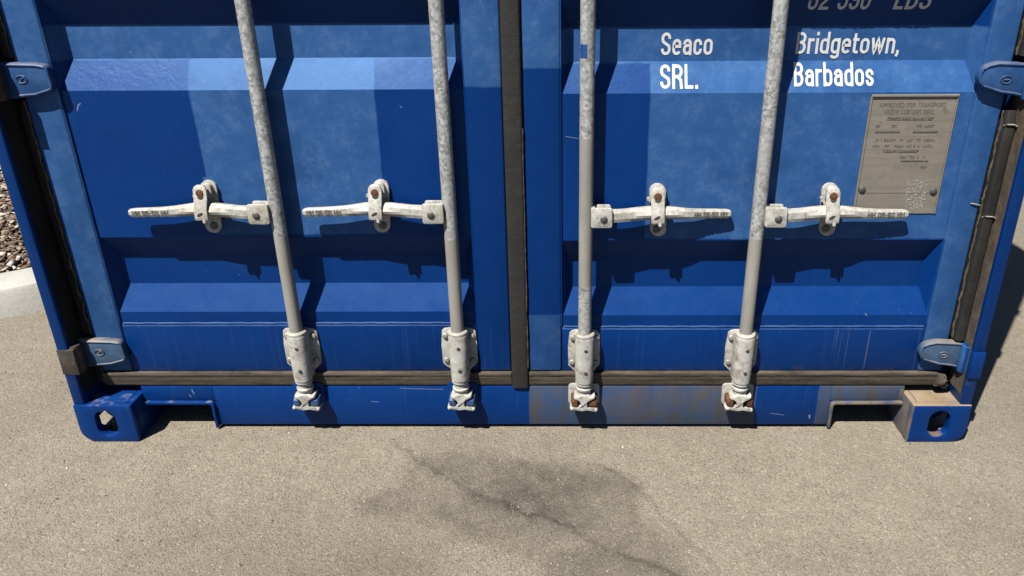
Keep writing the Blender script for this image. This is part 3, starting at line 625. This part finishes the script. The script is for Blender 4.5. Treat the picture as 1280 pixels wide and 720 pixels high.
# --- corner castings
def casting(sx, y0, sy, z0, sz):
    """hollow cast block; z0 base, sz +1 bottom fitting, -1 top fitting"""
    W, H, D, rr = .1575, .118, .178, .042
    m = MB()
    X = lambda u: sx*(HW-u)
    Yv = lambda v: y0+sy*v
    Zv = lambda w: z0+sz*w
    out = [(0, H), (W, H), (W, 0)]+[(rr-rr*math.sin(R(t)), rr-rr*math.cos(R(t))) for t in range(0, 91, 15)]
    def holed(outer, hole_c, hw, hh, n, mp, t0, t1):
        inner = []; oo = []
        hr = hw
        corner_angles = [math.atan2(p[1]-hole_c[1], p[0]-hole_c[0]) for p in outer]
        angs = sorted(set([round(-math.pi+2*math.pi*i/n, 5) for i in range(n)]+[round(a, 5) for a in corner_angles]))
        for a in angs:
            dx, dz_ = math.cos(a), math.sin(a); best = None
            for (ax, az), (bx, bz) in zip(outer, outer[1:]+outer[:1]):
                ex, ez = bx-ax, bz-az; den = dx*ez-dz_*ex
                if abs(den) < 1e-12: continue
                t = ((ax-hole_c[0])*ez-(az-hole_c[1])*ex)/den; u = ((ax-hole_c[0])*dz_-(az-hole_c[1])*dx)/den
                if t > 0 and -1e-4 <= u <= 1+1e-4 and (best is None or t < best): best = t
            oo.append((hole_c[0]+dx*best, hole_c[1]+dz_*best))
            # stadium hole
            e = hh-hw; lo, hi = 0, 1.0
            for _ in range(40):
                mid = (lo+hi)/2; px, pz = dx*mid, dz_*mid
                q = math.hypot(px, max(0, abs(pz)-e)); lo, hi = (mid, hi) if q < hw else (lo, mid)
            inner.append((hole_c[0]+dx*lo, hole_c[1]+dz_*lo))
        k = len(angs)
        vs = [mp(p, t0) for p in oo]+[mp(p, t0) for p in inner]+[mp(p, t1) for p in oo]+[mp(p, t1) for p in inner]; fs = []
        for i in range(k):
            j = (i+1) % k
            fs += [(i, j, k+j, k+i), (2*k+i, 3*k+i, 3*k+j, 2*k+j), (i, 2*k+i, 2*k+j, j), (k+i, k+j, 3*k+j, 3*k+i)]
        m.add(vs, fs)
    holed(out, (.079, .060), .0285, .0415, 36, lambda p, t: (X(p[0]), Yv(t), Zv(p[1])), 0, .024)
    # side wall with its own opening
    so_ = [(.0245, rr), (D, rr), (D, H-.0005), (.0245, H-.0005)]
    holed(so_, (.085, .0765), .0275, .0305, 28, lambda p, t: (X(t), Yv(p[0]), Zv(p[1])), .0006, .02)
    m2 = [(.0006, rr+.001)]+[(rr-(rr-.0006)*math.cos(R(t)), rr-(rr-.0006)*math.sin(R(t))) for t in range(15, 91, 15)]+[(.055, .0006), (.055, .016)]+[(rr-(rr-.018)*math.cos(R(t)), rr-(rr-.018)*math.sin(R(t))) for t in range(90, -1, -15)]
    m.prism([(X(a), Zv(b)) for a, b in m2], Yv(.0245), Yv(.056), 'y'); m.prism([(X(a), Zv(b)) for a, b in m2], Yv(.114), Yv(D), 'y')
    m.prism([(X(.0205), Zv(H-.001)), (X(W-.0195), Zv(H-.001)), (X(W-.0195), Zv(H-.02)), (X(.0205), Zv(H-.02))], Yv(.0245), Yv(D), 'y')
    m.prism([(X(W-.019), Zv(H-.001)), (X(W-.0005), Zv(H-.001)), (X(W-.0005), Zv(0.0005)), (X(W-.019), Zv(0.0005))], Yv(.0245), Yv(D), 'y')
    m.prism([(X(.0205), Zv(H-.021)), (X(W-.02), Zv(H-.021)), (X(W-.02), Zv(.02)), (X(.0205), Zv(.06))], Yv(D-.015), Yv(D-.001), 'y')
    return m.build('corner_casting', 'paint', ROOT, .0022, 2, 40, label=('lower left' if sx < 0 else 'rust-topped lower right')+' corner casting' if (sz > 0 and sy > 0) else None)
for sx in (-1, 1):
    casting(sx, 0, 1, 0, 1); casting(sx, LEN, -1, 0, 1); casting(sx, 0, 1, HT, -1); casting(sx, LEN, -1, HT, -1)

# --- corner posts, header, walls, roof, floor
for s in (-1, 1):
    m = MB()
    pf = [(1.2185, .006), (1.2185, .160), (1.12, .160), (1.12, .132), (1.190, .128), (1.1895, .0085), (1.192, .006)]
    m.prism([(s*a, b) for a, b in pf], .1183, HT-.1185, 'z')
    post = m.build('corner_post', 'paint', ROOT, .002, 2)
    m = MB(); m.box(*sorted((s*1.1878, s*1.1892)), .018, .09, .145, 2.43); m.build('post_lip', 'lip' if s > 0 else 'rubber', post, 0)  # left lip black: the post's shadow in the gap is put into its colour
    m = MB(); m.box(*sorted((s*1.06, s*HW)), LEN-.16, LEN-.005, .1185, HT-.1185); m.build('corner_post', 'paint', ROOT, .01, 2)
    # corrugated side wall
    m = MB(); pts = []; y = .162; k = 0
    while y < LEN-.17:
        pts += [(1.212, y), (1.212, y+.07), (1.178, y+.138), (1.178, y+.208)]; y += .276
    vs = [(s*a, b, z) for z in (.165, HT-.11) for a, b in pts]; n = len(pts)
    m.add(vs, [(i, i+1, n+i+1, n+i) for i in range(n-1)])
    m.build('side_wall', 'paint', ROOT, 0)
    m = MB(); m.box(*sorted((s*1.165, s*1.2175)), .18, LEN-.18, .017, .166).box(*sorted((s*1.15, s*1.2175)), .18, LEN-.18, HT-.11, HT-.04); m.build('side_rail', 'paint', ROOT, .006, 2)
m = MB(); m.box(-1.06, 1.06, .03, .15, 2.445, HT-.02); m.build('door_header', 'paint', ROOT, .006, 2)
m = MB(); ys = []; y = .15
while y < LEN-.1: ys += [(y, HT-.018), (y+.1, HT-.018), (y+.12, HT-.036), (y+.19, HT-.036)]; y += .21
n = len(ys); m.add([(x, a, b) for x in (-1.17, 1.17) for a, b in ys], [(i, i+1, n+i+1, n+i) for i in range(n-1)]); m.build('roof', 'paint', ROOT, 0)
m = MB(); m.box(-1.06, 1.06, LEN-.09, LEN-.03, .10, HT-.05); m.build('front_wall', 'paint', ROOT, .006, 2)
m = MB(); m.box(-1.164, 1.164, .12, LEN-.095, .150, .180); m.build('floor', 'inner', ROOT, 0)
y = .30
while y < LEN-.2:
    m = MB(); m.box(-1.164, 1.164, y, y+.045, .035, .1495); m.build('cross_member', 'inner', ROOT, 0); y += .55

# --- hinges, hinge gap rubber
def hinge(s, door, zc, emblem=True):
    """s -1 left / +1 right; zc mid height"""
    m = MB(); y0, y1 = .046, .0675
    if s < 0: o = [(1.196, -.044), (1.196, .043), (1.10, .040)]+arcp(1.088, .022, -.016, .016, 90, 0, 5)+arcp(1.086, -.012, -.016, .014, 0, -70, 5)+[(1.115, -.036)]
    else: o = [(1.196, -.042), (1.196, .032), (1.175, .041), (1.112, .044)]+arcp(1.098, .012, -.026, .028, 80, -80, 8)+[(1.13, -.028), (1.165, -.033)]
    base = [(s*a, zc+b) for a, b in o]
    cx = sum(p[0] for p in base)/len(base); cz = sum(p[1] for p in base)/len(base)
    rings = [[(x, y1, z) for x, z in base], [(x, y0+.008, z) for x, z in base], [(cx+(x-cx)*.975, y0+.003, cz+(z-cz)*.95) for x, z in base]]
    hm = 'hinge' if zc > .5 else 'hinge_d'
    m.loft(rings); h = m.build('hinge', hm, door, .001, 2)
    rp = [(cx+(x-cx)*.93, y0+.0032, cz+(z-cz)*.86) for x, z in base]
    order = rp[1:]+rp[:1]
    order[0] = (s*1.194, order[0][1], order[0][2]); order[-1] = (s*1.194, order[-1][1], order[-1][2])
    r = MB(); r.tube(order, .0030, 6)
    # cast oval mark in the middle of the blade
    ex, ez = s*1.137, zc+.004
    el = [(ex+.0125*math.cos(t), y0+.0022, ez+.0085*math.sin(t)) for t in np.linspace(0, 2*math.pi, 25)]; r.tube(el, .0014, 6)
    if s < 0: r.tube([(ex+.0085*t, y0+.0020, ez+.0038*math.sin(t*math.pi)) for t in np.linspace(-1, 1, 12)], .0013, 6)
    else: r.tube([(ex+.006*t, y0+.0020, ez) for t in np.linspace(-1, 1, 6)], .002, 6)
    r.build('hinge_rim', hm, door)
    # knuckle on the post
    k = MB(); k.lathe((s*(1.1955 if s > 0 else 1.19), .040 if s > 0 else .03, zc-.041), [(0, .017), (.002, .0195), (.080, .0195), (.082, .017)], 'z', 20)
    k.box(*sorted((s*(1.176 if s < 0 else 1.1885), s*1.2205)), -.001 if s > 0 else .004, .07, zc-.040, zc+.036)
    k.build('hinge_lug', 'lug' if s < 0 else 'paint', door, .0025, 2)
for s, d, z1, z2 in ((-1, dL, .253, .979), (1, dR, .244, .968)):
    hinge(s, d, z1); hinge(s, d, z2); hinge(s, d, z2+.62); hinge(s, d, z2+1.24)
# gap rubbers between the hinges
for s, d, segs in ((-1, dL, ((.150, .204), (.302, .93), (1.03, 1.54))), (1, dR, ((.292, .898), (1.025, 1.53)))):
    for a, b in segs:
        x0, x1 = sorted((s*1.1585, s*1.1845)); m = MB(); rings = []; n = max(3, int((b-a)/.04))
        for k in range(n+1):
            z = a+(b-a)*k/n; j = random.uniform(-.0012, .0012); q = .75 if k == n else 1
            rings.append([((x0+x1)/2+(x-(x0+x1)/2)*q+j, y if k < n else y+.008, z) for x, y in rr2(x0, x1, .046 if s > 0 else .072, .11, .006)])
        g_ = m.loft(rings).build('hinge_gap_seal', 'rubber', d)
        # torn edge of sealant along the stile
        t = MB(); t.tube([(s*(1.157+.0016*math.sin(z*90)+random.uniform(-.001, .001)), .0655+random.uniform(-.001, .001), z) for z in np.linspace(a, b, 70)], [random.uniform(.0012, .0034) for _ in range(70)], 6)
        t.build('sealant_edge', 'lip', d)
for z in (.868, .640):
    m = MB(); m.tube([(1.156, .050, z-.001), (1.161, .0450, z+.001), (1.178, .0446, z), (1.185, .046, z-.003), (1.1865, .055, z-.006)], .0023, 6); m.build('wire_tie', 'bolt', dR)
m = MB(); m.tube([(1.128, .0662, .668), (1.139, .064, .667), (1.151, .064, .664)], .0016, 6); m.build('wire_tie', 'bolt', dR)
# rubber end and torn flap by the lower right hinge
m = MB(); m.tube([(1.139, .064, .162), (1.156, .064, .160), (1.167, .066, .150), (1.170, .07, .136)], [.020, .019, .015, .010], 10); m.build('seal_end', 'rubber_h', ROOT)

# --- locking bars with brackets and cams
BX = (-.5895, -.1612, .1752, .6002); BY = .0400; BR = .0172
def locking_bar(k):
    X = BX[k]; dz = 0 if k < 2 else DZR*.6
    m = MB(); zz = [.128, .16, .20]+list(np.linspace(.3, 2.46, 14)); m.lathe((X, BY, 0), [(z, BR) for z in zz], 'z', 32)
    bar = m.build('locking_bar', 'bar_'+'abcd'[k], ROOT, 0)
    # bearing bracket: bolted ears and a pressed half-tube
    m = MB(); zt, zb = .322+dz, .196+dz; lw, rw = (.050, .047) if k < 2 else (.044, .043)
    ear = [(-lw+.004, zt-.008), (-lw+.010, zt-.002), (-.022, zt+.001), (.022, zt+.001), (rw-.010, zt-.002), (rw-.003, zt-.010), (rw, zt-.05), (rw-.001, zb+.022), (rw-.007, zb+.013), (.024, zb-.004), (-.024, zb-.004), (-lw+.008, zb+.010), (-lw+.001, zb+.018), (-lw, zt-.05)]
    m.prism([(X+a, b) for a, b in ear], .0648, .0708, 'y')
    rings = []
    for z, r in ((zb-.016, .0215), (zb-.014, .0235), (zb+.018, .0245), (zt-.008, .0255), (zt-.002, .0245)):
        ring = []
        for a in np.linspace(-200, 20, 17):
            q = R(a); rr_ = r*(1+.05*abs(math.sin(2*q))); ring.append((X+rr_*math.cos(q), BY-.001+rr_*math.sin(q)*1.0, z))
        ring += [(X+r*1.05, .066, z), (X-r*1.05, .066, z)]
        rings.append(ring)
    m.loft(rings); br = m.build('bearing_bracket', 'bracket', bar, .0012, 2, 45)
    m = MB()
    m.lathe((X, BY, 0), [(zt-.004, .0225), (zt-.002, .0262), (zt+.004, .0262), (zt+.007, .0235), (zt+.0072, .0175)], 'z', 28)
    m.build('collar', 'bracket', bar)
    m = MB(); m.lathe((X, BY, 0), [(zb-.0235, .0185), (zb-.0225, .0238), (zb-.0185, .0238), (zb-.0175, .0185)], 'z', 28)
    m.build('collar', 'bracket', bar)
    m = MB(); m.lathe((X, BY, 0), [(.136, .0180), (.148, .0190), (.150, .0225), (.155, .0230), (.158, .0195), (zb-.024, .0182)], 'z', 28)
    m.build('collar', 'bracket', bar)
    for a, b in ((-lw+.0125, zt-.021), (rw-.0125, zt-.022), (-lw+.0115, zb+.030), (rw-.0125, zb+.028)):
        m = MB(); m.lathe((X+a, .065, b), [(0, .0082), (-.005, .0080), (-.0068, .0062), (-.0074, .003)], 'y', 12); m.build('bolt', 'bolt', bar)
    for b in (zt-.036, zb+.022):
        m = MB(); m.lathe((X+.003, BY-.0262, b), [(.003, .0052), (0, .0050), (-.0016, .0036)], 'y', 8); m.build('rivet', 'dark', bar)
    # cam on the end of the bar
    m = MB(); cz = .117+dz*.4; yf = .0185
    tee = [(-.027, .021), (-.018, .019), (-.010, .026), (.010, .026), (.019, .020), (.029, .023), (.031, .016), (.016, .008), (.0095, .000), (.0085, -.014), (.012, -.019), (.029, -.018), (.034, -.024), (.029, -.030), (.010, -.0275), (-.008, -.028), (-.025, -.0275), (-.036, -.022), (-.033, -.015), (-.018, -.018), (-.009, -.010), (-.0105, .002), (-.018, .010), (-.029, .013)]
    if k < 2: tee = [(-a if False else a, b) for a, b in tee]
    rings = []
    for y, q in ((.054, .96), (yf+.006, 1.0), (yf+.0015, .93), (yf, .84)): rings.append([(X+a*q, y+.0018*math.sin(a*200), cz+b*q) for a, b in tee])
    m.loft(rings); m.lathe((X-.033, .030, cz-.021), [(-.010, .003), (-.008, .0055), (0, .0065), (.016, .0065), (.018, .004)], 'y', 10)
    m.lathe((X+.0315, .030, cz-.0245), [(-.011, .003), (-.009, .0055), (0, .006), (.016, .006), (.018, .004)], 'y', 10)
    m.build('cam', 'bracket', bar, .0012, 2)
    # keeper welded to the sill
    pal = 'bluekeep' if k < 2 else 'rust'
    kp_ = MB(); kp_.prism(rrect(X-.043, X+.043, cz-.030, cz+.036, .010, 4), .0598, .0664, 'y')
    keep_ = kp_.build('cam_keeper', 'paint' if k < 2 else 'bracket', ROOT, .0012, 2)
    for a, wv in ((-.025, .0105), (.024 if k < 3 else .027, .0135 if k < 3 else .009)):
        m = MB(); rings = []
        for y, q in ((.0600, 1.0), (.036, .97), (.0255, .88), (.022, .6)):
            rings.append([(x, y, z) for x, z in rrect(X+a-wv*q, X+a+wv*q, cz-.004-.013*q, cz-.004+.013*q, .005*q, 3)])
        m.loft(rings).build('keeper_jaw', pal, keep_)
    return bar
BARS = [locking_bar(k) for k in range(4)]
m = MB(); rings = []
for a in np.linspace(-160, -95, 8): rings.append([(BX[2]+.0178*math.cos(R(a)), BY+.0178*math.sin(R(a)), z) for z in (1.028, 1.058)])
m.add([p for r in rings for p in r], [(2*i, 2*i+2, 2*i+3, 2*i+1) for i in range(7)]); m.build('tape_scrap', 'tape', BARS[2], 0)

# --- lever handles with their retainers
def lever(k):
    X = BX[k]; s = -1 if k < 2 else 1; zc = .662 if k < 2 else .650
    tip = (.367, .363, .360, .370)[k]
    # clevis on the bar
    m = MB(); xa, xb = sorted((X+s*.012, X+s*.064))
    m.prism(rrect(xa, xb, zc-.026, zc+.025, .006, 4), .0150, .0235, 'y')
    m.prism(rrect(xa+.002, xb-.002, zc-.024, zc+.023, .006, 4), .0480, .0545, 'y')
    m.box(*sorted((X+s*.012, X+s*.022)), .0230, .0485, zc-.024, zc+.023)
    hub = m.build('handle_hub', 'zinc', BARS[k], .0018, 2)
    m = MB(); m.lathe((X+s*.043, .0153, zc-.003), [(.002, .0092), (-.002, .0090), (-.0036, .0070), (-.0046, .003)], 'y', 16); m.build('pivot_rivet', 'steel', BARS[k])
    # forged lever: stations (distance from bar, z, half height, y front, thickness, ridge)
    st = [(.050, 0, .014, .0295, .018, 0), (.070, .0, .0155, .0300, .017, 0), (.098, .001, .0150, .0330, .015, 0), (.106, .002, .0160, .0330, .015, .000), (.150, .005, .0170, .0330, .018, .011),
          (.178, .006, .0165, .0335, .019, .013), (.205, .0055, .0160, .0345, .018, .011), (.250, .001, .0130, .0410, .013, .000), (.262, .000, .0125, .0430, .011, 0), (.30, -.0015, .0115, .0465, .0095, 0), (tip-.012, -.003, .0112, .0500, .009, 0), (tip-.003, -.003, .0095, .0508, .008, 0), (tip, -.003, .0065, .0515, .006, 0)]
    st = [(u, a, b, c-.0075*max(0, min(1, (.30-u)/.08)), d+.004, e) for u, a, b, c, d, e in st]
    if k < 2: st = [(u, a, b, c if u < .2 else min(.0345, .0270+(u-.2)*.12), d, e) for u, a, b, c, d, e in st]
    if k == 3: st = [(u, a, b, c if u < .21 else min(c, .0350+(u-.2)*.055), d, e) for u, a, b, c, d, e in st]
    S0 = np.array(st); us = np.concatenate([np.linspace(S0[0, 0], tip-.012, 40), S0[-2:, 0]])
    D0 = np.stack([np.interp(us, S0[:, 0], S0[:, q]) for q in range(6)], 1)
    for _ in range(2): D0[1:-3, 1:] = (D0[:-4, 1:]+2*D0[1:-3, 1:]+D0[2:-2, 1:])/4
    m = MB(); rings = []
    for u, dz, hh, yf, th, rd in D0:
        x = X+s*u; z = zc+dz
        rings.append([(x, yf+th, z-hh*.9), (x, yf+th, z+hh*.9), (x, yf+.003+rd*.8, z+hh), (x, yf+rd*.25, z+hh*.55), (x, yf-rd*.35, z-hh*.05), (x, yf-rd*.15, z-hh*.45), (x, yf+.0025+rd*.7, z-hh)])
    lv = m.loft(rings).build('lever_handle', 'zinc', ROOT, 0, sharp=14)
    yl = lambda x, z: np.interp(abs(x-X), [a[0] for a in st], [a[3] for a in st])-.0002
    xa, xb = sorted((X+s*.268, X+s*(tip-.010)))
    tm = text_mesh('HH 05-50 HH', xa, xb, zc-.0075, .0115, yl, .19, .0006)
    tm.build('stamped_lettering', 'emboss', lv, 0)
    # retainer: base plate on the door, hasp over the lever
    xr = X+s*.1775; zr = zc+.003
    lean = -.0035*s
    m = MB(); m.prism([(p+lean*(z-zr)/.06, z) for p, z in rrect(xr-.0205+.003, xr+.0205+.003, zr-.070, zr+.068, .0205, 6)], .0665, .0748, 'y')
    m.prism(rrect(xr-.012, xr+.018, zr+.022, zr+.062, .010, 4), .052, .0670, 'y')
    rt_ = m.build('handle_retainer', 'zinc', ROOT, .0012, 2)
    m = MB(); m.lathe((xr+.002, .067, zr-.050), [(.001, .0105), (-.003, .0100), (-.0048, .0078), (-.0055, .003)], 'y', 14); m.build('bolt', 'steel', rt_)
    # hasp flap hanging in front of the lever
    m = MB(); rings = []
    zz = [(.066, .45, .0340), (.062, .8, .0325), (.055, 1.0, .0315), (.030, 1.0, .0280), (.010, .98, .0180), (-.012, .98, .0170), (-.0195, .95, .0175)]
    for dzz, q, yf in zz:
        w2 = .0165*q; xc = xr-.002+lean*dzz*8
        rings.append([(xc-w2, yf+.006, zr+dzz), (xc-w2, yf, zr+dzz), (xc+w2, yf, zr+dzz), (xc+w2, yf+.006, zr+dzz)])
    m.loft(rings); m.box(xr-.014, xr+.012, .032, .0525, zr+.030, zr+.052)
    m.build('hasp', 'zinc', rt_, .0012, 2)
    xc = xr-.002+lean*.045*8
    m = MB(); m.lathe((xc, .0312, zr+.046), [(.004, .0108), (-.001, .0100), (-.0035, .0085), (-.0042, .004)], 'y', 12); m.build('rusty_pin', 'rust', rt_)
    m = MB(); m.lathe((xc+.001, .0300, zr+.0355), [(.004, .0085), (-.0012, .0080), (-.0022, .004)], 'y', 12); m.build('pin_hole', 'steel', rt_)
    m = MB(); m.prism([(xr-.004+.0075*math.cos(t), zr-.004+.0040*math.sin(t)+.0035*math.cos(t)) for t in np.linspace(0, 2*math.pi, 14)[:-1]], .0166, .0185, 'y'); m.build('seal_hole', 'dark', rt_)
    m = MB(); m.tube([(xr+.003, .0195, zr-.017), (xr+.004, .019, zr-.024), (xr+.005, .022, zr-.029)], [.0042, .0048, .003], 8); m.build('nib', 'zinc', rt_)
    m = MB(); m.lathe((xr-s*.0-.0235, .050, zr+.034), [(-.004, .004), (.008, .004)], 'y', 8); m.build('nib', 'zinc', rt_)
for k in range(4): lever(k)

# --- lettering on the right door
def word(s, x0, x1, z0, cap, wt=.13):
    return text_mesh(s, x0, x1, z0, cap, surfR, wt, .0010).build('lettering', 'white', dR, 0, label='white word '+s.strip(','))
word('Seaco', .349, .470, 1.0215, .0520)
word('SRL.', .348, .438, .9490, .0525)
word('Bridgetown,', .664, .906, 1.0230, .0495)
word('Barbados', .662, .849, .9530, .0515)
word('62 590', .672, .812, 1.1225, .0520)
word('LBS', .866, .948, 1.1225, .0520)

# --- data plate
PX0, PX1, PZ0, PZ1 = .8475, 1.0455, .6395, .9295
yp = YP-.0025
m = MB(); m.box(PX0, PX1, yp, YP+.0005, PZ0, PZ1); DP = m.build('data_plate', 'plate', ROOT, .0006, 1)
DP['label'] = 'stamped grey steel data plate on the right door'
m = MB(); m.box(PX0-.003, PX1+.003, yp-.004, YP+.0004, PZ1+.0003, PZ1+.0055); m.box(PX0-.0045, PX0-.0003, yp-.003, YP+.0003, PZ0+.01, PZ1); m.box(PX1+.0003, PX1+.0035, yp-.002, YP+.0003, PZ0, PZ1)
m.build('plate_rim', 'plate', DP, .0008, 1)
for a, b in ((.857, .7035), (1.033, .6985)):
    m = MB(); m.lathe((a, yp, b), [(0, .0092), (-.0025, .0088), (-.0045, .006), (-.005, .002)], 'y', 16); m.build('rivet', 'steel', DP)
def stamp_row(x0, x1, z, h, dens=1.0, solid=False):
    m = MB()
    if solid: m.box(x0, x1, yp-.0006, yp+.0004, z, z+h)
    x = x0
    while x < x1:
        wv = random.uniform(.5, .85)*h
        if random.random() < .88*dens:
            sh = .0015 if solid else 0; t = h*.17; yy = yp-.0005-(.0006 if solid else 0); e = yy-.0005
            m.box(x, x+t, e, yy+.0008, z+sh, z+h-sh)
            if random.random() < .7: m.box(x+t+.0001, x+wv, e, yy+.0008, z+h-sh-t, z+h-sh)
            if random.random() < .6: m.box(x+t+.0001, x+wv, e, yy+.0008, z+h*.45, z+h*.45+t)
            if random.random() < .5: m.box(x+wv-t, x+wv, e-.0001, yy+.0008, z+sh, z+h*.6)
        x += wv+h*.28
    m.build('stamped_row', 'stamp', DP, 0)
for tx, xa, xb, zz_ in (('APPROVED FOR TRANSPORT', .866, 1.022, .9055), ('UNDER CUSTOMS SEAL', .880, .998, .8895)):
    text_mesh(tx, xa, xb, zz_, .0105, lambda x, z: yp, .15, .0005).build('stamped_lettering', 'stamp', DP, 0)
stamp_row(.890, .996, .8745, .0085, 1, True)
stamp_row(.866, .910, .8570, .0065, .7); stamp_row(.958, 1.014, .8570, .0065, .7)
stamp_row(.866, .924, .8440, .0058, 1, True); stamp_row(.956, 1.016, .8435, .0058, 1, True)
stamp_row(.872, 1.012, .8235, .0060, .8); stamp_row(.866, 1.004, .8090, .0062, .85); stamp_row(.892, .974, .7960, .0080, 1, True)
stamp_row(.936, 1.004, .7815, .0055, .8); stamp_row(.940, 1.004, .7730, .0050, 1, True); stamp_row(.99, 1.006, .757, .006, .8)
m = MB(); m.box(PX0+.004, PX1-.004, yp-.0006, yp+.0003, .6935, .6947); m.build('scribed_line', 'stamp', DP, 0)
# worn white smears left on the lower right of the plate
for q in range(3):
    m = MB()
    for i in range(34):
        x = random.uniform(.966, 1.016); z = random.uniform(.652, .728); a = random.uniform(0, math.pi); L = random.uniform(.002, .0075); t = random.uniform(.0006, .0013)
        dx, dz_ = math.cos(a)*L/2, math.sin(a)*L/2; nx_, nz_ = -math.sin(a)*t, math.cos(a)*t; y = yp-.0004-.00005*(i % 9)-.0004*q
        m.add([(x-dx-nx_, y, z-dz_-nz_), (x+dx-nx_*.4, y, z+dz_-nz_*.4), (x+dx+nx_*.4, y, z+dz_+nz_*.4), (x-dx+nx_, y, z-dz_+nz_)], [(0, 1, 2, 3)])
    m.build('paint_fleck', 'fleck', DP, 0)

# --- scratches through the paint
def scratch(pts, wd, y):
    m = MB(); ribbon(m, pts, False, wd, lambda p, off: (p[0], y-.0003, p[1]), 0); return m.build('paint_scratch', 'scratch', SILL if y < .067 else (dL if pts[0][0] < 0 else dR), 0)
for pts, wd, y in (([(-.335, .133), (-.29, .1305), (-.215, .129)], .0016, YS), ([(-.205, .112), (-.19, .127), (-.176, .137)], .0014, YS), ([(-.20, .119), (-.178, .128), (-.168, .136)], .0012, YS),
                   ([(-.92, .128), (-.915, .114)], .003, YS), ([(-.93, .112), (-.925, .104)], .002, YS), ([(-.42, .09), (-.40, .087)], .0016, YS), ([(.70, .05), (.74, .044)], .0013, YS), ([(.81, .045), (.812, .033)], .004, YS),
                   ([(-1.043, .905), (-1.037, .918), (-1.03, .922)], .0022, YP), ([(.125, .838), (.16, .832), (.19, .825)], .0012, YP),
                   ([(.62, .62), (.68, .618)], .0016, YP), ([(.92, .36), (.925, .352)], .003, YP)):
    scratch(pts, wd, y)
